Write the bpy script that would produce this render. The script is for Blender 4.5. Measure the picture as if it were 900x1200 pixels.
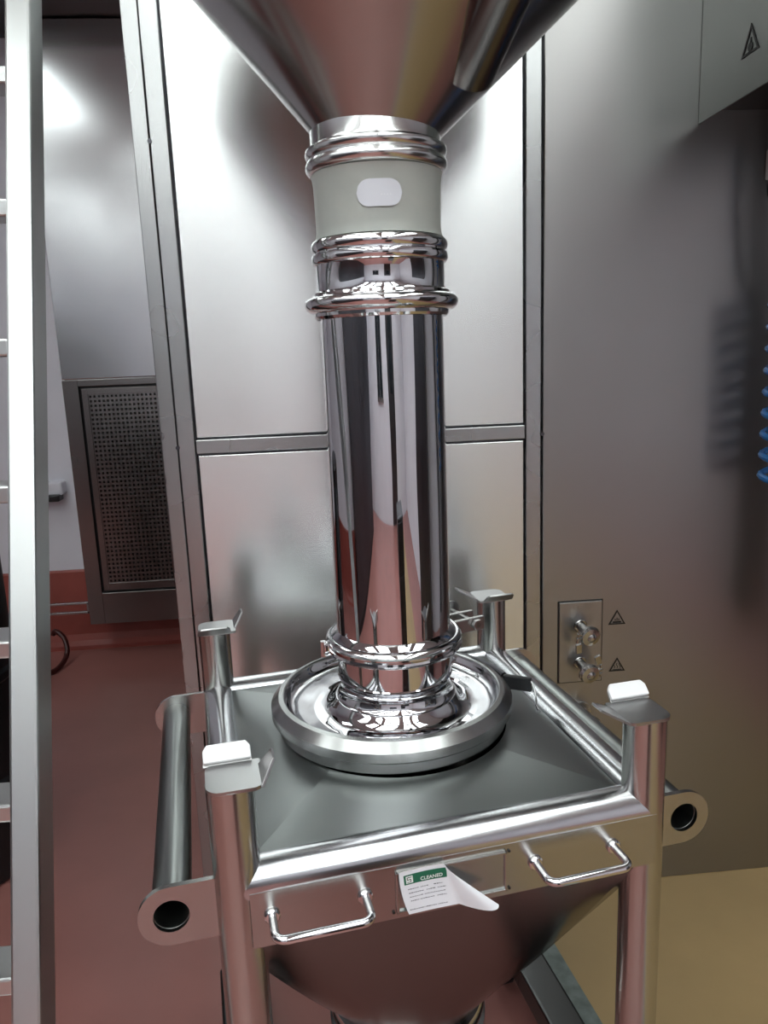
import bpy, bmesh, math, random
from mathutils import Vector, Matrix
random.seed(7)
for o in list(bpy.data.objects):
    bpy.data.objects.remove(o)
SC = bpy.context.scene
COL = SC.collection
PI = math.pi

# ------------------------------------------------------------ camera
H = 1.5
cam_d = bpy.data.cameras.new('camera')
cam = bpy.data.objects.new('camera', cam_d)
COL.objects.link(cam)
cam_d.sensor_fit = 'VERTICAL'
cam_d.sensor_height = 24.0
cam_d.lens = 24.0 * 900 / 1200
cam_d.clip_start = 0.02
RIGHT = Vector((0.99551802, -0.05430098, 0.07742918))
# rows of the calibrated world-from-camera rotation (right, down, forward)
R_ = ((0.99551802, -0.05430098, 0.07742918),
      (-0.08667816, -0.19642649, 0.97667985),
      (-0.03782553, -0.97901381, -0.20025282))
M3 = Matrix(((R_[0][0], -R_[0][1], -R_[0][2]),
             (R_[1][0], -R_[1][1], -R_[1][2]),
             (R_[2][0], -R_[2][1], -R_[2][2])))
cam.matrix_world = Matrix.Translation((0, 0, H)) @ M3.to_4x4()
SC.camera = cam

# ------------------------------------------------------------ world, exposure
W = bpy.data.worlds.new('world')
SC.world = W
W.use_nodes = True
W.node_tree.nodes['Background'].inputs[0].default_value = (0.8, 0.85, 1.0, 1)
W.node_tree.nodes['Background'].inputs[1].default_value = 0.02
vs = SC.view_settings
vs.view_transform = 'Standard'
vs.look = 'None'
vs.gamma = 1
vs.use_curve_mapping = False
vs.exposure = 0.0
LAMP = 6.0         # strength of the ceiling panels

# ------------------------------------------------------------ materials
def mat(name):
    m = bpy.data.materials.new(name)
    m.use_nodes = True
    nt = m.node_tree
    return m, nt, nt.nodes['Principled BSDF']

def noise(nt, scale, stretch=(1, 1, 1), detail=4, rough=0.55):
    tc = nt.nodes.new('ShaderNodeTexCoord')
    mp = nt.nodes.new('ShaderNodeMapping')
    mp.inputs['Scale'].default_value = stretch
    n = nt.nodes.new('ShaderNodeTexNoise')
    n.inputs['Scale'].default_value = scale
    n.inputs['Detail'].default_value = detail
    n.inputs['Roughness'].default_value = rough
    nt.links.new(tc.outputs['Object'], mp.inputs['Vector'])
    nt.links.new(mp.outputs[0], n.inputs['Vector'])
    return n.outputs['Fac']

def ramp(nt, src, a, b, c0, c1):
    r = nt.nodes.new('ShaderNodeValToRGB')
    r.color_ramp.elements[0].position = a
    r.color_ramp.elements[1].position = b
    r.color_ramp.elements[0].color = tuple(c0) + (1,)
    r.color_ramp.elements[1].color = tuple(c1) + (1,)
    nt.links.new(src, r.inputs[0])
    return r.outputs[0]

def maprange(nt, src, a, b, c, d):
    r = nt.nodes.new('ShaderNodeMapRange')
    for i, v in enumerate((a, b, c, d)):
        r.inputs[i + 1].default_value = v
    nt.links.new(src, r.inputs[0])
    return r.outputs[0]

def bump(nt, p, src, strength, dist, prev=None):
    b = nt.nodes.new('ShaderNodeBump')
    b.inputs['Strength'].default_value = strength
    b.inputs['Distance'].default_value = dist
    nt.links.new(src, b.inputs['Height'])
    if prev:
        nt.links.new(prev, b.inputs['Normal'])
    nt.links.new(b.outputs[0], p.inputs['Normal'])
    return b.outputs[0]

def steel(name, col, rough, spread=0.05, grain=(1, 1, 1), gscale=0, gstr=0.05,
          warp=0, wscale=2.0, wstretch=(1, 1, 1), tint=0.05, aniso=0, tang=(0, 0, 1)):
    m, nt, p = mat(name)
    p.inputs['Metallic'].default_value = 1
    n = noise(nt, 4, (1, 1, 1), 1)
    c0 = [c * (1 - tint) for c in col]
    c1 = [min(1, c * (1 + tint)) for c in col]
    nt.links.new(ramp(nt, n, 0, 1, c0, c1), p.inputs['Base Color'])
    n2 = noise(nt, 5, (1, 1, 1), 1)
    nt.links.new(maprange(nt, n2, 0, 1, max(.01, rough - spread), rough + spread), p.inputs['Roughness'])
    prev = None
    if warp:
        prev = bump(nt, p, noise(nt, wscale, wstretch, 1), 1.0, warp)
    if gscale:
        bump(nt, p, noise(nt, gscale, grain, 2), gstr, .002, prev)
    if aniso:
        p.inputs['Anisotropic'].default_value = aniso
        cx = nt.nodes.new('ShaderNodeCombineXYZ')
        for i in range(3):
            cx.inputs[i].default_value = tang[i]
        nt.links.new(cx.outputs[0], p.inputs['Tangent'])
    return m

def plain(name, col, rough=.5, metal=0, var=.08, scale=12, bmp=0, bscale=60, spec=.5):
    m, nt, p = mat(name)
    n = noise(nt, scale, (1, 1, 1), 5)
    nt.links.new(ramp(nt, n, .3, .7, [c * (1 - var) for c in col], [min(1, c * (1 + var)) for c in col]), p.inputs['Base Color'])
    p.inputs['Roughness'].default_value = rough
    p.inputs['Metallic'].default_value = metal
    p.inputs['Specular IOR Level'].default_value = spec
    if bmp:
        bump(nt, p, noise(nt, bscale, (1, 1, 1), 4), bmp, .003)
    return m

M = {}
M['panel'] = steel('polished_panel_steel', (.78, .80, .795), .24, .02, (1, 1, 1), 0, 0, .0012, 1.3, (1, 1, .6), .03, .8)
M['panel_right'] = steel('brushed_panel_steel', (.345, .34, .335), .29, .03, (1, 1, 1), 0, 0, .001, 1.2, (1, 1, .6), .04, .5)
M['frame'] = steel('frame_steel', (.45, .46, .46), .27, .04)
M['box'] = steel('box_steel', (.23, .24, .23), .36, .04)
M['cabinet'] = steel('cabinet_steel', (.60, .61, .62), .20, .03, (1, 1, 1), 0, 0, .003, 1.4, (1, 1, 1), .05)
M['cabinet_dark'] = steel('darkened_cabinet_steel', (.26, .25, .245), .26, .04)  # cabinet steel with the dark it reflects put into the colour
M['bin'] = steel('satin_bin_steel', (.47, .465, .455), .24, .04)
M['hopper'] = steel('darkened_hopper_steel', (.165, .155, .15), .20, .04)  # darkened: reflection of the dim floor below is put into the colour
M['guide'] = steel('guide_plate_steel', (.42, .42, .42), .30, .04)
M['top'] = steel('matt_top_steel', (.31, .33, .325), .33, .05)
M['post'] = steel('post_tube_steel', (.52, .515, .50), .22, .05)
M['rail'] = steel('ground_rail_steel', (.62, .63, .65), .20, .05)
M['bar'] = steel('dull_bar_steel', (.36, .38, .37), .30, .05)
M['stretcher'] = steel('dark_stretcher_steel', (.08, .08, .08), .28, .05)
M['chrome'] = steel('mirror_polish_steel', (.66, .66, .685), .03, .015, (1, 1, 1), 0, 0, .0045, 12, (1, 1, .16), .03)
M['chrome_ring'] = steel('mirror_ring_steel', (.72, .72, .73), .06, .02, (1, 1, 1), 0, 0, .0006, 18, (1, 1, 1), .03)
M['cone'] = steel('spun_cone_steel', (.40, .39, .38), .18, .04)
M['collar'] = steel('turned_collar_steel', (.66, .665, .66), .17, .04)
M['rim'] = steel('machined_rim_steel', (.46, .47, .465), .24, .04)
M['ladder'] = steel('ladder_steel', (.62, .64, .635), .34, .05)
M['darksteel'] = steel('dark_machine_steel', (.10, .10, .11), .35, .05)
M['greybox'] = plain('grey_cabinet_paint', (.30, .30, .31), .4)
M['galv'] = plain('worn_floor_strip', (.20, .235, .225), .45, .6, .25, 30, .2)
M['dark'] = plain('black_plastic', (.012, .012, .014), .4)
M['ink'] = plain('black_ink', (.010, .010, .010), .5)
M['lip_glare'] = plain('white_lip_glare', (.86, .86, .87), .35, 0, .03)  # white stands in for ceiling light reflected by the guide lips
M['wall'] = plain('white_wall_paint', (.74, .74, .80), .45, 0, .03, 3, .02)
M['ceil'] = plain('white_ceiling_paint', (.78, .78, .79), .6, 0, .02, 4)
M['kerb'] = plain('red_kerb_resin', (.30, .075, .06), .35, 0, .12, 6, .05)
M['red'] = plain('red_floor_resin', (.34, .145, .126), .33, 0, .08, 3, .04, 40)
M['ochre'] = plain('ochre_floor_resin', (.37, .255, .12), .36, 0, .08, 3, .05, 40)
M['paper'] = plain('white_paper', (.80, .81, .86), .7, 0, .02)
M['green'] = plain('green_print', (.012, .13, .07), .6)
M['print'] = plain('grey_print', (.10, .10, .13), .6)
M['printwhite'] = plain('white_print', (.8, .85, .82), .6)
M['blue'] = plain('blue_hose_plastic', (.02, .12, .33), .2)
M['redhose'] = plain('dark_red_hose_rubber', (.05, .006, .005), .35)
M['tag'] = plain('pale_grey_plastic', (.50, .50, .50), .4)
M['oval'] = plain('pale_oval_label', (.66, .68, .74), .45, 0, .02)
M['ovalink'] = plain('pale_label_ink', (.78, .79, .82), .45, 0, .02)
M['glassdark'] = plain('dark_window_glass', (.02, .025, .03), .05)

m, nt, p = mat('translucent_silicone')
n = noise(nt, 14, (1, 1, 1), 4)
nt.links.new(ramp(nt, n, .3, .7, (.47, .50, .47), (.55, .57, .53)), p.inputs['Base Color'])
p.inputs['Roughness'].default_value = .38
p.inputs['Transmission Weight'].default_value = .25
p.inputs['Subsurface Weight'].default_value = .3
p.inputs['Subsurface Radius'].default_value = (.02, .02, .02)
M['silicone'] = m
m, nt, p = mat('lamp_diffuser')
p.inputs['Base Color'].default_value = (.9, .9, .9, 1)
p.inputs['Emission Color'].default_value = (.93, 1, .985, 1)
p.inputs['Emission Strength'].default_value = LAMP
M['lamp'] = m

# ------------------------------------------------------------ mesh builder
class MB:
    def __init__(s):
        s.bm = bmesh.new()
        s.round = False

    def box(s, a, b, bev=0, mtx=None, seg=2):
        t = bmesh.new()
        bmesh.ops.create_cube(t, size=1)
        ce = [(a[i] + b[i]) / 2 for i in range(3)]
        sz = [abs(b[i] - a[i]) for i in range(3)]
        for v in t.verts:
            v.co = Vector([v.co[i] * sz[i] + ce[i] for i in range(3)])
        if bev:
            bmesh.ops.bevel(t, geom=t.edges[:], offset=bev, segments=seg, affect='EDGES', profile=.5)
        s.add(t, mtx)
        return s

    def add(s, t, mtx=None):
        if mtx is not None:
            bmesh.ops.transform(t, matrix=mtx, verts=t.verts[:])
        me = bpy.data.meshes.new('tmp')
        t.to_mesh(me)
        t.free()
        s.bm.from_mesh(me)
        bpy.data.meshes.remove(me)

    def lathe(s, prof, seg=96, mtx=None, closed=False):
        t = bmesh.new()
        s.round = True
        rings = []
        for (r, z) in prof:
            if r < 1e-6:
                rings.append([t.verts.new((0, 0, z))])
            else:
                rings.append([t.verts.new((r * math.cos(2 * PI * i / seg), r * math.sin(2 * PI * i / seg), z)) for i in range(seg)])
        pairs = list(zip(rings[:-1], rings[1:]))
        if closed:
            pairs.append((rings[-1], rings[0]))
        for A, B in pairs:
            for i in range(seg):
                j = (i + 1) % seg
                if len(A) == 1 and len(B) == 1:
                    continue
                if len(A) == 1:
                    t.faces.new((A[0], B[j], B[i]))
                elif len(B) == 1:
                    t.faces.new((A[i], A[j], B[0]))
                else:
                    t.faces.new((A[i], A[j], B[j], B[i]))
        bmesh.ops.recalc_face_normals(t, faces=t.faces[:])
        s.add(t, mtx)
        return s

    def rod(s, a, b, r, seg=32, r2=None, bev=.0):
        a = Vector(a)
        b = Vector(b)
        L = (b - a).length
        q = (b - a).to_track_quat('Z', 'Y').to_matrix().to_4x4()
        r2 = r if r2 is None else r2
        c = min(bev, L * .3)
        prof = [(0, 0), (r - c, 0)] + ([(r, c), (r2, L - c)] if c else []) + [(r2 - c, L), (0, L)]
        return s.lathe(prof, seg, Matrix.Translation(a) @ q)

    def pipe(s, a, b, r, ri, seg=40):
        a = Vector(a)
        b = Vector(b)
        L = (b - a).length
        q = (b - a).to_track_quat('Z', 'Y').to_matrix().to_4x4()
        return s.lathe([(r, 0), (r, L), (ri, L), (ri, 0)], seg, Matrix.Translation(a) @ q, closed=True)

    def sweep(s, pts, r, seg=14, caps=True):
        pts = [Vector(p_) for p_ in pts]
        t = bmesh.new()
        s.round = True
        rings = []
        up = None
        for i, p_ in enumerate(pts):
            d = (pts[min(i + 1, len(pts) - 1)] - pts[max(i - 1, 0)]).normalized()
            if up is None:
                up = d.orthogonal().normalized()
            up = (up - d * up.dot(d)).normalized()
            sd = d.cross(up)
            rr = r[i] if isinstance(r, (list, tuple)) else r
            rings.append([t.verts.new(p_ + rr * (math.cos(2 * PI * k / seg) * up + math.sin(2 * PI * k / seg) * sd)) for k in range(seg)])
        for A, B in zip(rings[:-1], rings[1:]):
            for i in range(seg):
                j = (i + 1) % seg
                t.faces.new((A[i], A[j], B[j], B[i]))
        if caps:
            t.faces.new(rings[0][::-1])
            t.faces.new(rings[-1])
        bmesh.ops.recalc_face_normals(t, faces=t.faces[:])
        s.add(t)
        return s

    def prism(s, poly, thick, mtx=None, bev=0):
        """poly in xy, extruded 0..thick in z, then mtx"""
        t = bmesh.new()
        f = t.faces.new([t.verts.new((x, y, 0)) for x, y in poly])
        e = bmesh.ops.extrude_face_region(t, geom=[f])
        for v in [g for g in e['geom'] if isinstance(g, bmesh.types.BMVert)]:
            v.co.z += thick
        bmesh.ops.recalc_face_normals(t, faces=t.faces[:])
        if bev:
            bmesh.ops.bevel(t, geom=t.edges[:], offset=bev, segments=2, affect='EDGES', profile=.5)
        s.add(t, mtx)
        return s

    def ringplate(s, outer, inner, thick, mtx=None):
        """two loops with equal counts in xy -> plate with a hole"""
        t = bmesh.new()
        n_ = len(outer)
        L = [[t.verts.new((x, y, z)) for x, y in lp] for lp in (outer, inner) for z in (0, thick)]
        o0, o1, i0, i1 = L
        for k in range(n_):
            j = (k + 1) % n_
            t.faces.new((o0[k], i0[k], i0[j], o0[j]))
            t.faces.new((o1[k], o1[j], i1[j], i1[k]))
            t.faces.new((o0[k], o0[j], o1[j], o1[k]))
            t.faces.new((i0[k], i1[k], i1[j], i0[j]))
        bmesh.ops.recalc_face_normals(t, faces=t.faces[:])
        s.add(t, mtx)
        return s

    def raw(s, verts, faces, mtx=None):
        t = bmesh.new()
        vv = [t.verts.new(v) for v in verts]
        for f in faces:
            t.faces.new([vv[i] for i in f])
        bmesh.ops.recalc_face_normals(t, faces=t.faces[:])
        s.add(t, mtx)
        return s

    def build(s, name, m_, parent=None, loc=None, ang=None):
        if ang is None:
            ang = 35 if s.round else 14
        me = bpy.data.meshes.new(name)
        s.bm.to_mesh(me)
        s.bm.free()
        me.materials.append(M[m_])
        for f in me.polygons:
            f.use_smooth = True
        me.set_sharp_from_angle(angle=math.radians(ang))
        o = bpy.data.objects.new(name, me)
        COL.objects.link(o)
        if parent:
            o.parent = parent
        if loc is not None:
            o.location = loc
        return o

def T(x, y, z):
    return Matrix.Translation((x, y, z))

def RX(a):
    return Matrix.Rotation(math.radians(a), 4, 'X')

def RY(a):
    return Matrix.Rotation(math.radians(a), 4, 'Y')

def RZ(a):
    return Matrix.Rotation(math.radians(a), 4, 'Z')

def empty(name, loc=(0, 0, 0), rz=0):
    o = bpy.data.objects.new(name, None)
    COL.objects.link(o)
    o.location = loc
    o.rotation_euler = (0, 0, math.radians(rz))
    return o

def tag(o, label=None, cat=None, group=None, kind=None):
    if label:
        o['label'] = label
    if cat:
        o['category'] = cat
    if group:
        o['group'] = group
    if kind:
        o['kind'] = kind
    return o

def struct(o):
    o['kind'] = 'structure'
    return o

def copy_tree(o, parent=None):
    c = o.copy()
    COL.objects.link(c)
    c.parent = parent
    for ch in [x for x in bpy.data.objects if x.parent == o]:
        copy_tree(ch, c)
    return c

def arc(cx, cy, r, a0, a1, n_):
    return [(cx + r * math.cos(math.radians(a0 + (a1 - a0) * i / n_)), cy + r * math.sin(math.radians(a0 + (a1 - a0) * i / n_))) for i in range(n_ + 1)]

# ------------------------------------------------------------ room shell
XL, XR, YB, YF, ZC = -3.3, 2.9, -4.2, 4.13, 3.15
WY = 1.88                                    # front face of the steel booth
strip_x = lambda y: .470 - .14 * (y - 1.6)    # threshold line between the two floors
f1 = MB().raw([(XL, YB, 0), (strip_x(YB), YB, 0), (strip_x(YF), YF, 0), (XL, YF, 0),
               (XL, YB, -.1), (strip_x(YB), YB, -.1), (strip_x(YF), YF, -.1), (XL, YF, -.1)],
              [(0, 1, 2, 3), (4, 5, 6, 7), (0, 1, 5, 4), (1, 2, 6, 5), (2, 3, 7, 6), (3, 0, 4, 7)]).build('floor', 'red')
struct(f1)['label'] = 'glossy red resin floor'
OX = 1.75
def slab(x0a, x0b, x1a, x1b):
    return MB().raw([(x0a, YB, 0), (x1a, YB, 0), (x1b, YF, 0), (x0b, YF, 0), (x0a, YB, -.1), (x1a, YB, -.1), (x1b, YF, -.1), (x0b, YF, -.1)],
                    [(0, 1, 2, 3), (4, 5, 6, 7), (0, 1, 5, 4), (1, 2, 6, 5), (2, 3, 7, 6), (3, 0, 4, 7)])
f2 = slab(strip_x(YB), strip_x(YF), OX, OX).build('floor', 'ochre')
struct(f2)['label'] = 'ochre yellow resin floor right of the metal strip'
f3 = slab(OX, OX, XR, XR).build('floor', 'red')
struct(f3)['label'] = 'red resin floor right of the ochre zone, outside frame'
y0, y1, w = YB, WY, .068
s_ = MB().raw([(strip_x(y0), y0, 0), (strip_x(y0) + w, y0, 0), (strip_x(y1) + w, y1, 0), (strip_x(y1), y1, 0),
               (strip_x(y0), y0, .004), (strip_x(y0) + w, y0, .004), (strip_x(y1) + w, y1, .004), (strip_x(y1), y1, .004)],
              [(0, 1, 2, 3), (4, 5, 6, 7), (0, 1, 5, 4), (1, 2, 6, 5), (2, 3, 7, 6), (3, 0, 4, 7)]).build('trim_1', 'galv')
struct(s_)['label'] = 'worn grey-green metal floor strip between red and ochre floors'
struct(MB().box((XL, YB, ZC), (XR, YF, ZC + .1)).build('ceiling', 'ceil'))
struct(MB().box((XL, YF, 0), (XR, YF + .1, ZC)).build('wall_far', 'wall'))
struct(MB().box((XL - .1, YB, 0), (XL, YF, ZC)).build('wall_left', 'wall'))
struct(MB().box((XR, YB, 0), (XR + .1, YF, ZC)).build('wall_right', 'wall'))
struct(MB().box((XL, YB - .1, 0), (XR, YB, ZC)).build('wall_behind', 'wall'))
# coved red kerbs
def kerb(name, a, b, nrm):
    d = (Vector(b) - Vector(a))
    L = d.length
    prof = [(0, 0), (0, .43), (.012, .43), (.02, .42), (.02, .07), (.03, .035), (.05, .012), (.08, .002), (.08, 0)]
    # local: x along normal, y up, z along the run
    zx = d.normalized()
    mtx = Matrix((nrm, (0, 0, 1), zx)).transposed().to_4x4()
    o = MB().prism(prof, L, Matrix.Translation(a) @ mtx).build(name, 'kerb')
    return struct(o)
kerb('baseboard_far', (XL, YF, 0), (-.1, YF, 0), (0, -1, 0))
kerb('baseboard_left', (XL, YB, 0), (XL, YF, 0), (1, 0, 0))
# dark service void over the cabinet
struct(MB().box((-2.2, 3.55, 3.03), (-.2, YF, ZC)).build('trim_2', 'dark'))['label'] = 'dark bulkhead above the steel cabinet'

# ceiling lights
def light(x, y, w_, l_, label, group='ceiling light panels'):
    t = tag(empty('ceiling_light', (x, y, ZC)), label, 'ceiling light', group)
    MB().box((-w_ / 2, -l_ / 2, -.012), (w_ / 2, l_ / 2, -.004)).build('diffuser', 'lamp', t)
    fr = MB()
    for sx in (-1, 1):
        fr.box((sx * w_ / 2 - .015, -l_ / 2 - .015, -.03), (sx * w_ / 2 + .015, l_ / 2 + .015, 0))
        fr.box((-w_ / 2, sx * l_ / 2 - .015, -.03), (w_ / 2, sx * l_ / 2 + .015, 0))
    fr.build('frame', 'ceil', t)
    nl = max(1, round(l_ / .3))
    for k in range(1, nl):
        yy = -l_ / 2 + l_ * k / nl
        MB().box((-w_ / 2, yy - .012, -.03), (w_ / 2, yy + .012, -.012)).build('louvre', 'darksteel', t)
    MB().box((-.012, -l_ / 2, -.031), (.012, l_ / 2, -.012)).build('louvre', 'darksteel', t)
    return t
LIGHTS = [(-1.70, 2.5)] + [(x, y) for x in (-2.4, -1.25, -.42, .45, 1.3) for y in (-3.30, -2.05, -.80, .45)]
for x, y in LIGHTS:
    light(x, y, .62, 1.05, 'recessed white ceiling light panel with dark louvres')

# ------------------------------------------------------------ steel booth front (back wall)
wb = struct(empty('wall_back', (0, WY, 0)))
wb['label'] = 'stainless steel booth front of framed panels'
def wpart(name, x0, x1, z0, z1, y0, y1, m_, bev=.002):
    return MB().box((x0, y0, z0), (x1, y1, z1), bev).build(name, m_, wb)
wpart('booth_body', -.376, XR, 0, ZC, .02, YF - WY - .01, 'darksteel', 0)
wpart('upper_panel', -.297, .507, 1.321, ZC, .004, .02, 'panel')
wpart('lower_panel', -.297, .507, 0, 1.277, .004, .02, 'panel')
wpart('cross_rail', -.299, .509, 1.283, 1.316, -.004, .02, 'frame')
wpart('corner_post', -.379, -.343, 0, ZC, -.004, .02, 'frame')
wpart('inner_post', -.341, -.301, 0, ZC, -.004, .02, 'frame')
wpart('centre_post', .511, .549, 0, ZC, -.004, .02, 'frame')
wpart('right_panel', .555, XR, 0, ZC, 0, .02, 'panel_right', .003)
for x, z in ((-.342, 1.985), (-.342, 1.30), (.552, 1.292)):
    MB().rod((x, -.007, z), (x, .005, z), .005, 16).build('latch_pin', 'darksteel', wb)

# warning signs -------------------------------------------------
def sign(loc, rot, s_, label, kind, group='warning triangles'):
    t = tag(empty('warning_sign', loc), label, 'sign', group)
    t.rotation_euler = rot
    h = s_ * .866
    def tri(k):
        return [(-s_ / 2 * k, -h / 3 * k), (s_ / 2 * k, -h / 3 * k), (0, 2 * h / 3 * k)]
    MB().ringplate(tri(1), tri(.76), .0012).build('outline', 'ink', t)
    b = MB()
    if kind == 'hot':
        for k in (-1, 0, 1):
            pts = [(k * .0085 * s_ / .05 + .0022 * math.sin(i * 1.1), -.004 + i * .0026 * s_ / .05, .0006) for i in range(7)]
            b.sweep(pts, .0009, 6)
        b.box((-s_ * .26, -h * .23, 0), (s_ * .26, -h * .19, .0012))
    elif kind == 'surface':
        b.box((-s_ * .24, -h * .22, 0), (s_ * .24, -h * .12, .0012))
        for k in (-1, 0, 1):
            b.box((k * s_ * .1 - .001, -h * .08, 0), (k * s_ * .1 + .001, h * (.12 - .06 * abs(k)), .0012))
    else:
        b.prism(arc(0, -h * .1, s_ * .13, 0, 330, 14), .0012)
        b.box((-s_ * .03, -h * .05, 0), (s_ * .03, h * .2, .0012))
        b.box((-s_ * .12, -h * .28, 0), (s_ * .12, -h * .24, .0012))
    b.build('symbol', 'ink', t)
    return t
R90 = math.radians(90)
sign((.757, WY - .0005, .790), (R90, 0, 0), .047, 'black warning triangle beside upper port of the wall plate', 'surface')
sign((.760, WY - .0005, .657), (R90, 0, 0), .045, 'black warning triangle beside lower port of the wall plate', 'hot')
sign((.757, WY - .0005, .545), (R90, 0, 0), .045, 'black warning triangle half hidden behind right front post cap', 'hot')

# port plate ----------------------------------------------------
pp = tag(empty('port_plate', (.657, WY, .735)), 'small steel plate with two clamped ports on right panel', 'wall plate')
MB().box((-.058, -.006, -.112), (.058, .002, .112), .002).build('plate', 'panel_right', pp)
MB().box((-.061, -.0015, -.115), (.061, .001, .115), .001).build('gasket', 'ink', pp)
def port(parent, x, z, ang, flip=1):
    """stub pointing out and down with a wing clamp: part + sub-parts"""
    d = Vector((.16, -1, -.22)).normalized()
    a = Vector((x, -.004, z))
    o = MB().rod(a, a + d * .055, .012, 24).rod(a, a + d * .006, .018, 24, bev=.002).build('port', 'bin', parent)
    q = Matrix.Translation(a + d * .055) @ d.to_track_quat('Z', 'Y').to_matrix().to_4x4()
    c = MB()
    c.lathe([(.012, -.012), (.024, -.009), (.027, 0), (.024, .009), (.012, .012)], 28, q)
    c.build('clamp_ring', 'bin', o)
    c = MB()
    c.lathe([(0, .018), (.007, .017), (.012, .013), (.014, .005), (.014, 0)], 24, q)
    c.build('end_cap', 'bin', o)
    qq = q @ RZ(ang)
    for s__ in (-1, 1):
        MB().box((.019, s__ * .006 - .002, -.005), (.037, s__ * .006 + .002, .005), .001, qq).build('clamp_jaw', 'bin', o)
    MB().rod(qq @ Vector((.032, -.016, 0)), qq @ Vector((.032, .02, 0)), .003, 12).build('clamp_bolt', 'bin', o)
    MB().box((.024, .016, -.0035), (.040, .044, .0035), .0012, q @ RZ(ang + 14)).build('wing_nut', 'bin', o)
    MB().box((-.028, -.007, -.005), (-.018, .007, .005), .001, qq).build('hinge', 'bin', o)
    return o
port(pp, -.002, .048, 175)
port(pp, -.002, -.055, 5, 1)
p3 = tag(empty('wall_port', (.660, WY, .535)), 'lone clamped steel port below the plate, behind right front post', 'wall port')
MB().rod((0, 0, 0), (0, -.005, 0), .03, 28, bev=.001).build('base_plate', 'bin', p3)
port(p3, .0, 0, 190)

# overhead box --------------------------------------------------
ob = tag(empty('overhead_box', (.925, WY, 2.003)), 'stainless steel box projecting from wall, top right corner', 'machine box')
MB().box((0, -.52, 0), (.004, -.001, .55), .001).build('side_panel', 'box', ob)
MB().box((.004, -.52, 0), (.546, -.516, .55), .001).build('front_panel', 'box', ob)
MB().box((.546, -.52, 0), (.55, -.001, .55), .001).build('side_panel', 'box', ob)
MB().box((.004, -.516, .546), (.546, -.001, .55)).build('top_panel', 'box', ob)
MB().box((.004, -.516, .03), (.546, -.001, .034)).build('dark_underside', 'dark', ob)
lm = tag(empty('lift_mast', (1.25, WY - .29, .70)), 'slim black lift mast hanging under overhead box, outside frame', 'mast')
MB().rod((0, 0, 0), (0, 0, 1.330), .035, 24).build('mast_tube', 'dark', lm)
MB().rod((0, 0, -.02), (0, 0, .02), .04, 24, bev=.005).build('end_cap', 'dark', lm)
sg = sign((.925 - .0005, WY - .215, 2.098), (R90, 0, -R90), .066, 'black warning triangle on side of the overhead steel box', 'hand')
# blue coiled hose ----------------------------------------------
bh = tag(empty('coiled_hose', (1.099, 1.74, 2.001)), 'coiled blue air hose hanging at right picture edge', 'hose')
pts = []
for i in range(9 * 16 + 1):
    a = i / 16
    pts.append((.045 * math.cos(2 * PI * a), .045 * math.sin(2 * PI * a), -.40 - a * .050))
MB().sweep(pts, .0085, 10).build('coil', 'blue', bh)
MB().sweep([(0, 0, 0), (.002, 0, -.2), (.02, 0, -.36), (.045, 0, -.40)], .0085, 10).build('lead', 'blue', bh)
cb = tag(empty('button_box', (1.125, WY, 1.905)), 'small pale grey button box under the overhead box', 'switch')
MB().box((-.03, -.012, -.03), (.06, 0, .04), .005).build('housing', 'tag', cb)
MB().rod((.0, -.012, -.05), (.0, -.016, -.05), .012, 20, bev=.002).build('button', 'tag', cb)
MB().box((-.02, -.014, -.066), (.05, 0, -.034), .004).build('button_base', 'darksteel', cb)

# ------------------------------------------------------------ far left cabinet with perforated door
cx0, cx1, cy = -1.235, -.68, 3.9
cab = tag(empty('steel_cabinet', ((cx0 + cx1) / 2, cy, .19)), 'tall stainless cabinet with perforated lower panel behind ladder', 'cabinet')
hw = (cx1 - cx0) / 2
dz = .19
def cp(name, x0, x1, z0, z1, y0, y1, m_, bev=.003):
    return MB().box((x0, y0, z0 - dz), (x1, y1, z1 - dz), bev).build(name, m_, cab)
gx0, gx1, gz0, gz1 = -hw + .075, hw - .07, .355, 1.405
cp('body', -hw + .004, hw - .004, .19, 3.0, .03, .225, 'cabinet', .002)
cp('upper_panel', -hw, hw, 1.44, 3.025, 0, .03, 'cabinet', .004)
fr = MB()
for a, b in (((-hw, 0, .19 - dz), (gx0, .03, 1.437 - dz)), ((gx1, 0, .19 - dz), (hw, .03, 1.437 - dz)),
             ((gx0, 0, gz1 - dz), (gx1, .03, 1.437 - dz)), ((gx0, 0, .19 - dz), (gx1, .03, gz0 - dz))):
    fr.box(a, b, .002)
fr.build('lower_frame', 'cabinet_dark', cab)
dr = MB()
e = .012
for a, b in (((gx0 + e, .004, gz0 + e - dz), (gx0 + .04, .018, gz1 - e - dz)), ((gx1 - .04, .004, gz0 + e - dz), (gx1 - e, .018, gz1 - e - dz)),
             ((gx0 + .04, .004, gz1 - .04 - dz), (gx1 - .04, .018, gz1 - e - dz)), ((gx0 + .04, .004, gz0 + e - dz), (gx1 - .04, .018, gz0 + .05 - dz))):
    dr.box(a, b, .001)
door = dr.build('perforated_door', 'cabinet_dark', cab)
g = MB()
a0, a1, b0, b1 = gx0 + .04, gx1 - .04, gz0 + .05, gz1 - .04
nx = round((a1 - a0) / .0205)
nz = round((b1 - b0) / .0225)
for i in range(nx + 1):
    x = a0 + (a1 - a0) * i / nx
    g.box((x - .0052, .008, b0 - dz), (x + .0052, .012, b1 - dz))
for i in range(nz + 1):
    z = b0 + (b1 - b0) * i / nz
    g.box((a0, .0081, z - .0058 - dz), (a1, .0119, z + .0058 - dz))
gr = g.build('perforated_sheet', 'cabinet_dark', door)
gr['kind'] = 'stuff'
MB().box((gx0, .024, gz0 - dz), (gx1, .029, gz1 - dz)).build('dark_backing', 'dark', cab)
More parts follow.
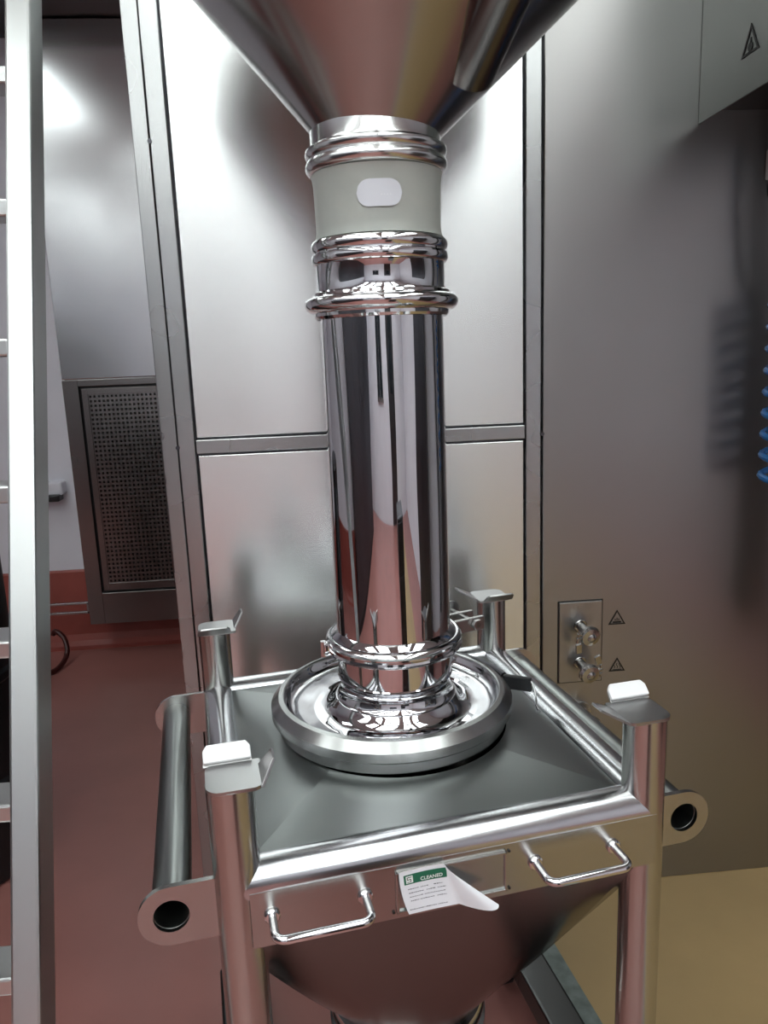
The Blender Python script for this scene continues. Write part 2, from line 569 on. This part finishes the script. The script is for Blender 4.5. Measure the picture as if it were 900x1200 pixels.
# shallow tray rail left of the cabinet foot
tr = tag(empty('wall_tray', (-1.36, 3.93, .245)), 'narrow steel double rail low on wall left of cabinet', 'rail')
MB().box((-.22, -.01, .05), (.12, .01, .062), .002).build('upper_bar', 'frame', tr)
MB().box((-.22, -.01, 0), (.12, .01, .012), .002).build('lower_bar', 'frame', tr)
MB().box((.108, -.01, 0), (.12, .01, .06), .002).build('end_plate', 'frame', tr)
MB().box((-.20, .01, .02), (-.16, .18, .045), .002).build('bracket', 'frame', tr)
# hook / door handle on the white wall
hk = tag(empty('wall_bracket', (-1.405, YF, .85)), 'pale wall bracket with small black grip behind ladder', 'bracket')
MB().box((-.03, -.08, .0), (.06, 0, .07), .01).build('plate', 'wall', hk)
MB().box((-.07, -.11, -.028), (.05, -.03, .006), .008).build('grip', 'dark', hk)
# dark red hose loop on floor by the wall
hp = [(-1.44, 3.93, .14), (-1.42, 3.92, .16), (-1.375, 3.90, .12), (-1.36, 3.86, .05), (-1.38, 3.76, .016), (-1.44, 3.68, .014), (-1.53, 3.66, .014), (-1.70, 3.70, .014)]
def smooth(pts, n_=6):
    pts = [Vector(p_) for p_ in pts]
    out = []
    for i in range(len(pts) - 1):
        p0, p1, p2, p3_ = pts[max(i - 1, 0)], pts[i], pts[i + 1], pts[min(i + 2, len(pts) - 1)]
        for k in range(n_):
            t_ = k / n_
            out.append(.5 * ((2 * p1) + (p2 - p0) * t_ + (2 * p0 - 5 * p1 + 4 * p2 - p3_) * t_ * t_ + (3 * p1 - p0 - 3 * p2 + p3_) * t_ ** 3))
    out.append(pts[-1])
    return out
tag(MB().sweep(smooth(hp), .013, 10).build('red_hose', 'redhose'), 'dark red hose curling onto floor below cabinet', 'hose')

# ------------------------------------------------------------ ladder
ld = tag(empty('leaning_ladder', (-.75, .86, 0)), 'leaning stainless ladder with flat rungs at left edge', 'ladder')
La, Lb = Vector((.262, .02, 0)), Vector((.241, .995, 2.79))   # rail axis in local coordinates
dirL = (Lb - La).normalized()
def railm(p0):
    y = dirL
    x = Vector((1, 0, 0))
    z = x.cross(y).normalized()
    x = y.cross(z)
    return Matrix.Translation(p0) @ Matrix((x, y, z)).transposed().to_4x4()
LL = (Lb - La).length
for k, off in enumerate((0, -.47)):
    MB().box((-.0225, 0, -.034), (.0225, LL, .034), .005, railm(La + Vector((off, 0, 0)))).build('side_rail', 'ladder', ld)
    MB().box((-.028, -.012, -.04), (.028, .05, .04), .006, railm(La + Vector((off, 0, 0)))).build('rubber_foot', 'dark', ld)
n0 = (.591 - 0) / dirL.z
for k in range(-2, 10):
    s0 = n0 + k * .2545
    if s0 < .05 or s0 > LL - .05:
        continue
    pm = La + dirL * s0
    MB().box((-.45, -.035, -.030), (-.020, .04, 0), .004, T(*pm)).build('rung', 'ladder', ld)
hookbar = tag(empty('support_beam', (-1.4, WY + .005, 2.80)), 'steel crossbeam carrying top of the ladder above frame', 'beam')
MB().box((-1.09, -.03, -.03), (1.02, .03, .03), .004).build('tube', 'frame', hookbar)
# dark drum behind the ladder
dm = tag(empty('black_drum', (-1.215, 2.25, 0)), 'black plastic drum standing behind ladder at left edge', 'drum')
MB().lathe([(0, 0), (.24, 0), (.25, .01), (.25, .28), (.258, .29), (.258, .31), (.25, .32), (.25, .60), (.258, .61), (.258, .63), (.25, .64), (.25, 1.08), (.23, 1.11), (0, 1.11)], 48).build('drum_body', 'dark', dm)
MB().lathe([(.252, 1.06), (.260, 1.07), (.260, 1.12), (.245, 1.13), (0, 1.13)], 48).build('lid', 'dark', dm)

# ------------------------------------------------------------ behind the camera: door, window, and dark bodies added for steel to mirror
d1 = struct(empty('door_1', (.55, YB, 0)))
MB().box((-.45, 0, .0), (.45, .03, 2.05), .004).build('door_leaf', 'darksteel', d1)
MB().box((-.2, .028, 1.2), (.2, .036, 1.8), .004).build('door_pane', 'glassdark', d1)
MB().box((.34, .03, .98), (.40, .07, 1.0), .004).build('door_handle', 'frame', d1)
w1 = struct(empty('window_1', (-1.0, YB, 1.5)))
MB().box((-.4, 0, -.35), (.4, .02, .35), .003).build('window_pane', 'glassdark', w1)
wf = MB()
for a, b in (((-.44, 0, -.39), (-.4, .03, .39)), ((.4, 0, -.39), (.44, .03, .39)), ((-.4, 0, .35), (.4, .03, .39)), ((-.4, 0, -.39), (.4, .03, -.35)), ((-.02, .005, -.35), (.02, .03, .35))):
    wf.box(a, b)
wf.build('window_frame', 'frame', w1)
dk = tag(empty('added_cabinet_right', (2.55, .20, 0)), 'added dark floor-standing cabinet right of camera, outside frame', 'cabinet')  # unseen, added for dark reflections on the right of the tube
MB().box((-.3, -.6, .08), (.3, .6, 2.0), .006).build('housing', 'darksteel', dk)
MB().box((-.29, -.59, 0), (.29, .59, .08)).build('plinth', 'dark', dk)
MB().box((-.312, -.57, .12), (-.3, -.01, 1.96), .004).build('door', 'darksteel', dk)
MB().box((-.312, .01, .12), (-.3, .57, 1.96), .004).build('door', 'darksteel', dk)
mc = tag(empty('added_cabinet_left', (-2.95, -1.3, 0)), 'added dark cabinet left of the ladder, outside frame', 'cabinet')  # unseen, added for dark streaks on the left of the tube
MB().box((-.3, -2.0, .06), (.3, 2.0, 2.1), .006).build('housing', 'darksteel', mc)
MB().box((-.29, -1.99, 0), (.29, 1.99, .06)).build('plinth', 'dark', mc)
for k in range(5):
    MB().box((.3, -1.99 + .8 * k, .1), (.312, -1.21 + .8 * k, 2.06), .004).build('door', 'darksteel', mc)
tl = tag(empty('added_trolley', (.46, -.40, 0)), 'added dark trolley standing before the container, outside frame', 'trolley')  # unseen, added to darken reflections in the hopper bottom and tube
MB().box((-.15, -.16, .10), (.15, .16, .92), .01).build('drawer_case', 'darksteel', tl)
for k in range(4):
    MB().box((-.14, .16, .12 + k * .2), (.14, .168, .30 + k * .2), .003).build('drawer', 'darksteel', tl)
for sx in (-1, 1):
    for sy in (-1, 1):
        MB().rod((sx * .11 - .015, sy * .12, .05), (sx * .11 + .015, sy * .12, .05), .05, 24, bev=.006).build('wheel', 'dark', tl)
# ------------------------------------------------------------ the bin
BC = (.1128, 1.311, 0)
BA = 9.2
bn = tag(empty('bulk_container', BC, BA), 'square stainless steel bulk container with tube frame and hopper bottom', 'container')
HS = .313                       # half spacing of the posts
PR = .0325                      # post radius
ZR = .797                       # rail axis
for sx in (-1, 1):
    for sy in (-1, 1):
        x, y = sx * HS, sy * HS
        ps = MB().rod((x, y, .012), (x, y, .948), PR, 40).build('post', 'post', bn)
        MB().rod((x, y, 0), (x, y, .014), .045, 32, bev=.003).build('foot_plate', 'dark', ps)
        # corner guide: plate with flared lips towards the middle of the bin
        ix, iy = -sx, -sy
        g0 = MB()
        PO = .044
        r_ = .014
        o_ = .0315
        cr = [(1, 1), (-1, 1), (-1, -1), (1, -1)]
        poly = []
        for q_, (qx, qy) in enumerate(cr):
            ex = PO if qx == ix else o_
            ey = PO if qy == iy else o_
            rr_ = .004 if (qx == ix and qy == iy) else (.020 if (qx != ix and qy != iy) else r_)
            poly += arc(qx * (ex - rr_), qy * (ey - rr_), rr_, 90 * q_, 90 * q_ + 90, 5)
        g0.prism(poly, .005, T(x, y, .947))
        gp = g0.build('guide_plate', 'guide', bn)
        # lip along y side
        tilt = 42
        for nm, rot in (('y', 0), ('x', 1)):
            tr_poly = [(-.034, 0), (.034, 0), (.032, .020), (.026, .027), (-.026, .027), (-.032, .020)] if nm == 'y' else [(-.030, 0), (.030, 0), (.014, .046 if sx > 0 else .036), (-.014, .046 if sx > 0 else .036)]
            lip = MB()
            if nm == 'y':
                base = T(x, y + iy * .043, .948) @ RZ(0 if iy > 0 else 180)
            else:
                base = T(x + ix * .043, y, .948) @ RZ(-90 if ix > 0 else 90)
            mt = base @ RX(tilt if nm == 'y' else (28 if sx > 0 else 58))
            lip.prism(tr_poly, .004, mt, .0006)
            lp = lip.build('guide_lip', 'guide', gp)
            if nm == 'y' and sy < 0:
                pd = MB().prism([(-.033, .004), (.033, .004), (.033, .022), (.027, .030), (-.027, .030), (-.033, .022)], .007, mt @ T(0, 0, .0035), .002).build('lip_glare', 'lip_glare', gp)  # ceiling reflection on the steel lip, built as a white piece
                pd['label'] = 'white ceiling-light glare on the back lip, built as a thin plate'
# rails
for sy in (-1, 1):
    MB().rod((-HS, sy * HS, ZR), (HS, sy * HS, ZR), PR - .0005, 40).build('rail', 'rail', bn)
for sx in (-1, 1):
    MB().rod((sx * HS, -HS, ZR), (sx * HS, HS, ZR), PR - .0005, 40).build('rail', 'rail', bn)
# top: shallow hipped plate with a round opening under the flange
e_ = .300
zt0, zt1 = .812, .846
inner = [(.2 * math.cos(2 * PI * (k + .5) / 64), .2 * math.sin(2 * PI * (k + .5) / 64)) for k in range(64)]
def sq(a):
    c, s__ = math.cos(a), math.sin(a)
    k = e_ / max(abs(c), abs(s__))
    return (c * k, s__ * k)
angs = [2 * PI * (k + .5) / 64 for k in range(64)]
# snap the four nearest samples to the corners
outer = []
for k, a in enumerate(angs):
    outer.append(sq(a))
for q in range(4):
    a = PI / 4 + q * PI / 2
    kk = min(range(64), key=lambda k: abs(angs[k] - a))
    outer[kk] = sq(a)
zin = lambda x, y: zt1 - (zt1 - zt0) * (max(abs(x), abs(y)) / e_) * .9
vs_ = [(x, y, zt0) for x, y in outer] + [(x, y, .8385) for x, y in inner]
fs = [(k, (k + 1) % 64, 64 + (k + 1) % 64, 64 + k) for k in range(64)]
MB().raw(vs_, fs).build('top_plate', 'top', bn, ang=4)
# skirt: four upright sheets between the posts
zs0 = .712
for sy in (-1, 1):
    MB().box((-.300, sy * .3425 - .003, zs0), (.318, sy * .3425 + .003, ZR), .001).build('skirt_sheet', 'bin', bn)
for sx in (-1, 1):
    MB().box((sx * .3425 - .003, -.3, zs0), (sx * .3425 + .003, .3, ZR), .001).build('skirt_sheet', 'bin', bn)
# hopper bottom: square to round
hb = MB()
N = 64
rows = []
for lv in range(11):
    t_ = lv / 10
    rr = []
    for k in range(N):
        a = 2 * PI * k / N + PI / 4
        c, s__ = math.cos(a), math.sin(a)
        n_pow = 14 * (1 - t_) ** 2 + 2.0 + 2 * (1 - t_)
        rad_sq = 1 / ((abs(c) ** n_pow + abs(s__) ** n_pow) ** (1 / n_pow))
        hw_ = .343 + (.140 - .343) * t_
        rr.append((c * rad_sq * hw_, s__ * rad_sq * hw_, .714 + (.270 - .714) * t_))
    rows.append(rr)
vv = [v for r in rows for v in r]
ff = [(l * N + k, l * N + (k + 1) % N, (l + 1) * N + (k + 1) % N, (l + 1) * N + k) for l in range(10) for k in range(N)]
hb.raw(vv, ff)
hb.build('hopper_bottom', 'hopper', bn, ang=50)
ov = MB().lathe([(.135, .27), (.150, .268), (.153, .262), (.153, .245), (.148, .240), (.148, .225), (.155, .220), (.155, .195), (.148, .19), (.146, .15), (.13, .14), (0, .14)], 72).build('outlet_valve', 'collar', bn)
# bottom stretchers and wheels
for sx in (-1, 1):
    MB().box((sx * .33 - .036, -HS, .065), (sx * .33 + .036, HS, .125), .006).build('stretcher', 'stretcher', bn)
    for sy in (-1, 1):
        cs = MB().rod((sx * .30 - .016, sy * .225, .042), (sx * .30 + .016, sy * .225, .042), .042, 32, bev=.006).build('caster_wheel', 'dark', bn)
        MB().box((sx * .30 - .022, sy * .225 - .02, .03), (sx * .30 - .017, sy * .225 + .02, .07)).box((sx * .30 + .017, sy * .225 - .02, .03), (sx * .30 + .022, sy * .225 + .02, .07)).build('caster_fork', 'bar', cs)
# lifting lugs and bars
LR = .044
for sx, LU, LZ, VB in ((-1, .404, .770, .298), (1, .383, .763, .318)):
    MB().pipe((sx * LU, -.3145, LZ), (sx * LU, VB, LZ), .0275, .0235, 40).build('lifting_bar', 'bar', bn)
    for sy in (-1, 1):
        n_ = 48
        outl, inn = [], []
        for k in range(n_):
            a = 2 * PI * k / n_
            c, s__ = math.cos(a), math.sin(a)
            if c <= 0:
                rr = LR
            else:
                wb_ = LU - .29
                rr = min(LR / max(abs(s__), 1e-6), wb_ / c)
            outl.append((rr * c, rr * s__))
            inn.append((.024 * c, .024 * s__))
        mt = T(sx * LU, (-.318 if sy < 0 else VB) + .004, LZ) @ (RZ(0) if sx < 0 else RZ(180) @ T(0, .008, 0)) @ RX(90)
        MB().ringplate(outl, inn, .008, mt).build('lifting_lug', 'bin', bn)
# pull handles
def handle(u0, u1, z):
    yv = -.3455
    out = -.396
    rad = .014
    pts = [(u0, yv, z), (u0, out + rad, z)]
    pts += [(u0 + rad - rad * math.cos(t_ * PI / 2 / 5), out + rad - rad * math.sin(t_ * PI / 2 / 5), z) for t_ in range(1, 6)]
    pts += [(u1 - rad + rad * math.sin(t_ * PI / 2 / 5), out + rad - rad * math.cos(t_ * PI / 2 / 5), z) for t_ in range(0, 6)]
    pts += [(u1, yv, z)]
    h_ = MB().sweep(pts, .0062, 16).build('pull_handle', 'chrome_ring', bn)
    for u in (u0, u1):
        MB().rod((u, yv + .001, z), (u, yv - .006, z), .011, 24, bev=.002).build('mount', 'chrome_ring', h_)
handle(-.272, -.142, .759)
handle(.116, .244, .757)
# label holder
lf = MB()
y0_ = -.3455
u0, u1, z0, z1 = -.098, .070, .722, .787
lf.box((u0, y0_ - .005, z0), (u1, y0_, z0 + .004), .001).box((u0, y0_ - .005, z1 - .004), (u1, y0_, z1), .001)
lf.box((u0, y0_ - .005, z0), (u0 + .004, y0_, z1), .001).box((u1 - .004, y0_ - .005, z0), (u1, y0_, z1), .001)
lh = lf.build('label_holder', 'bin', bn)
MB().box((u0 + .004, y0_ - .0012, z0 + .004), (u1 - .004, y0_, z1 - .004)).build('holder_plate', 'frame', lh)
for u, z in ((u1 + .004, z0 + .002), (u1 + .004, z1 - .002), (u0 - .004, z0 + .002)):
    MB().rod((u, y0_, z), (u, y0_ - .002, z), .0022, 12).build('rivet', 'ink', lh)

# ------------------------------------------------------------ cleaned label
lb = tag(empty('paper_label', (0, 0, 0)), 'curled white paper label with green header in the holder', 'label')
lb.parent = None
PW, PH = .082, .066
lb.matrix_world = Matrix.Translation(BC) @ RZ(BA) @ T(-.094, -.3525, .789)
def pap(s__, t_):
    """s right, t down (metres) -> local point; sheet bulges slightly, lower left corner tucks in"""
    out = .004 * math.sin(min(1, s__ / PW) * PI) * (.4 + .6 * t_ / PH) + .003 * (t_ / PH) ** 2
    return Vector((s__ + .012 * (t_ / PH) ** 2 * (1 - s__ / PW * .6), -out, -t_ + .004 * math.sin(s__ / PW * PI)))
sh = MB()
ns, ntt = 20, 12
def foldx(t_):
    return .066 + .016 * t_ / PH
vv, ff = [], []
for j in range(ntt + 1):
    for i in range(ns + 1):
        t_ = PH * j / ntt
        vv.append(pap(foldx(t_) * i / ns, t_))
for j in range(ntt):
    for i in range(ns):
        a = j * (ns + 1) + i
        ff.append((a, a + 1, a + ns + 2, a + ns + 1))
# curled flap: a rolled cone of paper leaning out of the sheet to the right
nb = len(vv)
for j in range(ntt + 1):
    t_ = PH * j / ntt
    base = pap(foldx(t_), t_)
    L_ = .004 + .052 * (j / ntt)
    for i in range(1, 11):
        k = i / 10
        a = k * 1.9
        vv.append(base + Vector((L_ * .95 * math.sin(a * .8) , -L_ * .42 * math.sin(k * 2.2) , -.016 * k * (.6 + .4 * j / ntt) + L_ * .30 * k * k)))
for j in range(ntt):
    for i in range(10):
        def idx(jj, ii):
            return jj * (ns + 1) + ns if ii == 0 else nb + jj * 10 + ii - 1
        ff.append((idx(j, i), idx(j, i + 1), idx(j + 1, i + 1), idx(j + 1, i)))
sheet = sh.raw(vv, ff).build('sheet', 'paper', lb, ang=80)
def on(s0, s1, t0, t1, name, m_, parent, off=.0004, n_=10, slant=0):
    v, f = [], []
    for i in range(n_ + 1):
        ss = s0 + (s1 - s0) * i / n_
        for tt in (t0, t1):
            p_ = pap(ss, tt + slant * ss)
            v.append(p_ + Vector((0, -off, 0)))
    for i in range(n_):
        f.append((2 * i, 2 * i + 1, 2 * i + 3, 2 * i + 2))
    return v, f
def printed(name, rects, m_, off=.0004):
    b = MB()
    for r in rects:
        v, f = on(*r, name, m_, None, off)
        b.raw(v, f)
    return b.build(name, m_, lb)
printed('green_header', [(.006, foldx(.018) - .001, .006, .021)], 'green')
printed('logo_square', [(.009, .019, .008, .019)], 'printwhite', .0007)
lg = [(.0105, .0175, .0095, .0105), (.0105, .0115, .0105, .0135), (.0105, .0165, .0130, .0140), (.0155, .0165, .014, .017), (.0105, .0165, .0168, .0176)]
printed('logo', lg, 'ink', .0010)
rects = []
for row, (t0, segs) in enumerate(((.028, ((.010, .026), (.028, .040), (.048, .062))), (.034, ((.010, .032), (.036, .050), (.053, .066))),
                                  (.040, ((.010, .030), (.032, .064))), (.046, ((.010, .022), (.024, .046), (.050, .066))),
                                  (.059, ((.004, .026), (.028, .046), (.048, .064))))):
    for a, b in segs:
        x = a
        while x < b:
            w_ = random.uniform(.0012, .0036)
            rects.append((x, min(b, x + w_), t0 + random.uniform(-.0003, .0003), t0 + .0011))
            x += w_ + .0008
tx = printed('printed_lines', rects, 'print', .0006)
tx['kind'] = 'stuff'
fc = bpy.data.curves.new('heading', 'FONT')
fc.body = 'CLEANED'
fc.size = .0075
fc.extrude = .0001
fc.offset = .00012
fc.materials.append(M['printwhite'])
fo = bpy.data.objects.new('heading', fc)
COL.objects.link(fo)
fo.parent = lb
bpy.context.view_layer.update()
me_ = bpy.data.meshes.new_from_object(fo.evaluated_get(bpy.context.evaluated_depsgraph_get()))
bpy.data.objects.remove(fo)
me_.materials.clear()
me_.materials.append(M['printwhite'])
fo = bpy.data.objects.new('heading', me_)
COL.objects.link(fo)
fo.parent = lb
fo.matrix_local = T(.030, -.0036, -.0146) @ RX(90)

# ------------------------------------------------------------ docking flange on the bin
TX, TY = .0, 0.0
def bin_pt(u, v, z):
    return (Matrix.Translation(BC) @ RZ(BA)) @ Vector((u, v, z))
fl = tag(empty('docking_flange', bin_pt(TX - .004, TY + .018, .839), BA), 'round polished dish flange seated on top of the container', 'flange')
zf = .826
def lz(prof):
    return [(r * .967, z - zf) for r, z in prof]
MB().lathe(lz([(.205, .8265), (.2165, .827), (.218, .829), (.218, .845), (.2165, .8465), (.2150, .8468), (.2150, .8510), (.2275, .8515), (.2295, .8535), (.2295, .869), (.2150, .8835), (.2065, .8855), (.2040, .8835), (.202, .878), (.2, .866), (.198, .845)]), 128, closed=True).build('rim', 'rim', fl, ang=18)
MB().lathe(lz([(.2042, .8825), (.202, .880), (.2, .876), (.198, .871), (.194, .866), (.188, .8625), (.178, .861), (.150, .8605), (.128, .8605)]), 128).build('dish', 'chrome', fl)
MB().lathe([(r, z - .839) for r, z in [(.150, .8738), (.140, .8745), (.131, .8765), (.123, .881), (.1165, .8875), (.112, .894), (.1095, .897), (.1075, .8975), (.1045, .900), (.1010, .906), (.0990, .914), (.0985, .922), (.1000, .930), (.1030, .9345), (.1040, .936), (.102, .9368)]], 128, T(.004, -.018, 0)).build('bell', 'chrome', fl)
# toggle latch at the back right of the rim
lt = MB()
pts = [(.232 * math.cos(math.radians(a)), .232 * math.sin(math.radians(a)), .040) for a in range(4, 56, 4)]
lt.sweep(pts, .0065, 10)
lo = lt.build('latch_band', 'darksteel', fl)
MB().box((-.012, -.005, -.014), (.044, .005, .014), .002, T(.238, .006, .030) @ RZ(-38)).build('latch_lever', 'dark', lo)
MB().sweep(smooth([(.270, -.020, .040), (.273, -.030, .030), (.270, -.046, .014), (.264, -.062, .005)]), .0017, 8).build('tether', 'frame', lo)
MB().rod((.264, -.060, .0045), (.259, -.082, .0045), .0038, 14).build('locking_pin', 'chrome_ring', lo)

# ------------------------------------------------------------ chrome drop tube
RT = .1035
tb = tag(empty('drop_tube', bin_pt(TX, TY, .937), BA), 'mirror polished steel drop tube rising from the dish flange', 'tube')
zb = .937
RT = .1018
def tz(prof):
    return [(r, z - zb) for r, z in prof]
MB().lathe(tz([(.1040, .937), (.1022, .939), (.1018, .985), (.108, .990), (.112, .994), (.112, 1.0)]), 128).build('lower_ferrule', 'chrome', tb)
MB().lathe(tz([(.112, 1.008), (.112, 1.014), (.107, 1.020), (RT, 1.024), (RT, 1.2), (RT, 1.4), (RT, 1.565), (.107, 1.568)]), 128).build('pipe', 'chrome', tb)
fp = [(RT, 1.562), (.109, 1.560), (.112, 1.564), (.112, 1.569), (.119, 1.571), (.1245, 1.575), (.127, 1.581), (.127, 1.586), (.1245, 1.591), (.119, 1.594), (.114, 1.596), (.113, 1.600), (.107, 1.603)]
MB().lathe(tz(fp), 128).build('flange_ring', 'chrome_ring', tb)
npz = [(.107, 1.600), (.1055, 1.606), (.1055, 1.642), (.108, 1.646)]
MB().lathe(tz(npz), 128).build('neck', 'chrome', tb)
rp = [(.1055, 1.643), (.109, 1.645), (.1115, 1.649), (.112, 1.654), (.111, 1.659), (.1085, 1.661), (.1085, 1.663), (.111, 1.666), (.112, 1.671), (.1115, 1.676), (.109, 1.680), (.104, 1.682), (.097, 1.682)]
MB().lathe(tz(rp), 128).build('hose_band', 'chrome_ring', tb)
# ring clamp on the tube
cl = tag(empty('ring_clamp', bin_pt(TX, TY, 1.0), BA), 'polished ring clamp with bolted latch low on the drop tube', 'clamp')
MB().lathe([(.113, -.0135), (.117, -.014), (.1215, -.0115), (.1235, -.007), (.1225, -.003), (.1185, -.001), (.1185, .001), (.1215, .003), (.1225, .007), (.1205, .011), (.116, .0135), (.1125, .013)], 128, closed=True).build('band', 'chrome_ring', cl)
def polar(a, r, z):
    return Vector((r * math.cos(math.radians(a)), r * math.sin(math.radians(a)), z))
ha = 186
MB().box((.116, -.009, -.011), (.132, .009, .011), .002, RZ(ha)).rod(polar(ha, .132, -.014), polar(ha, .132, .014), .005, 16).build('hinge', 'chrome_ring', cl)
la = 12
mtl = RZ(la)
for s__ in (-1, 1):
    MB().box((.116, s__ * .019 - .0045, -.013), (.180, s__ * .019 + .0045, .013), .0015, mtl).build('latch_jaw', 'bin', cl)
MB().rod(mtl @ Vector((.160, -.034, .002)), mtl @ Vector((.160, .072, .002)), .0052, 16).build('clamp_bolt', 'bin', cl)
MB().lathe([(0, .012), (.007, .012), (.009, .010), (.019, .004), (.019, .0), (.009, -.004), (0, -.004)], 24, mtl @ T(.160, .064, .002) @ RX(-90)).build('wing_nut', 'bar', cl)
MB().rod(mtl @ Vector((.160, -.034, .002)), mtl @ Vector((.160, -.025, .002)), .010, 6).build('bolt_head', 'bin', cl)

# ------------------------------------------------------------ silicone sleeve
sl = tag(empty('flexible_sleeve', bin_pt(TX, TY, 1.667), BA), 'translucent pale silicone sleeve joining drop tube to hopper', 'sleeve')
z0 = 1.667
MB().lathe([(r, z - z0) for r, z in [(.1045, 1.6825), (.1020, 1.690), (.1010, 1.70), (.1018, 1.735), (.1025, 1.765), (.1045, 1.7775), (.1055, 1.7805), (.096, 1.7805), (.095, 1.74), (.095, 1.6835)]], 96, closed=True).build('wall', 'silicone', sl)
def oval_on(r, ac, zc, hw_, hh, name, m_, parent):
    """rounded label bent round the sleeve"""
    b = MB()
    vv, ff = [], []
    n1 = 24
    for i in range(n1 + 1):
        s__ = -hw_ + 2 * hw_ * i / n1
        d_ = max(0, abs(s__) - (hw_ - hh))
        h_ = math.sqrt(max(0, hh * hh - d_ * d_))
        a = ac + s__ / r
        for k in (1, .33, -.33, -1):
            vv.append((r * math.cos(a), r * math.sin(a), zc + h_ * k))
    for i in range(n1):
        for k in range(3):
            ff.append((4 * i + k, 4 * (i + 1) + k, 4 * (i + 1) + k + 1, 4 * i + k + 1))
    b.raw(vv, ff)
    return b.build(name, m_, parent)
ac = math.radians(-90 - 9.2 - 5 + 2)
ol = oval_on(.1032, ac, 1.737 - z0, .035, .0195, 'oval_label', 'oval', sl)
ol['label'] = 'pale lilac oval label'
dots = MB()
for k in range(4):
    a = ac + (.003 + k * .0045) / .1036
    dots.lathe([(0, 0), (.0009, 0)], 8, T(  .1036 * math.cos(a),   .1036 * math.sin(a), 1.734 - z0) @ RZ(math.degrees(a)) @ RY(90))
dots.build('dots', 'ovalink', ol)

# ------------------------------------------------------------ hopper above
hp_ = tag(empty('conical_hopper', bin_pt(TX, TY, 1.781), BA), 'large conical steel hopper hanging above the silicone sleeve', 'hopper')
z0 = 1.781
MB().lathe([(r, z - z0) for r, z in [(.098, 1.781), (.1055, 1.7815), (.1105, 1.785), (.1135, 1.790), (.1135, 1.795), (.1115, 1.800), (.108, 1.802), (.108, 1.804), (.1115, 1.807), (.1135, 1.812), (.1125, 1.817), (.1085, 1.820), (.1045, 1.822), (.104, 1.826), (.104, 1.846)]], 128).build('outlet_collar', 'collar', hp_)
sl_ = .97
cone_r = lambda z: .104 + sl_ * (z - 1.842)
TILT = T(0, 0, 1.842 - z0) @ RY(4) @ T(0, 0, -(1.842 - z0))
MB().lathe([(.102, 1.838 - z0), (.105, 1.842 - z0), (cone_r(1.9), 1.9 - z0), (cone_r(2.0), 2.0 - z0), (cone_r(2.13), 2.13 - z0), (.395, 2.15 - z0), (.395, 2.32 - z0), (.38, 2.335 - z0), (0, 2.35 - z0)], 160, TILT).build('cone', 'cone', hp_)
# feed pipe entering the front right of the cone, rising towards the viewer
J_ = Vector((.113, -.145, 1.925 - z0))
ph = math.radians(-83)
D_ = Vector((math.cos(ph), math.sin(ph), .62)).normalized()
MB().rod(J_ - D_ * .05 + Vector((.01, 0, .01)), J_ + D_ * .40, .043, 48).build('inlet_pipe', 'hopper', hp_)
for a in (0, 120, 240):
    pv = polar(a + 60, .3, 0)
    MB().rod((pv.x + .05, pv.y, 2.30 - z0), (pv.x + .05, pv.y, ZC - z0), .02, 16).build('hanger_rod', 'frame', hp_)
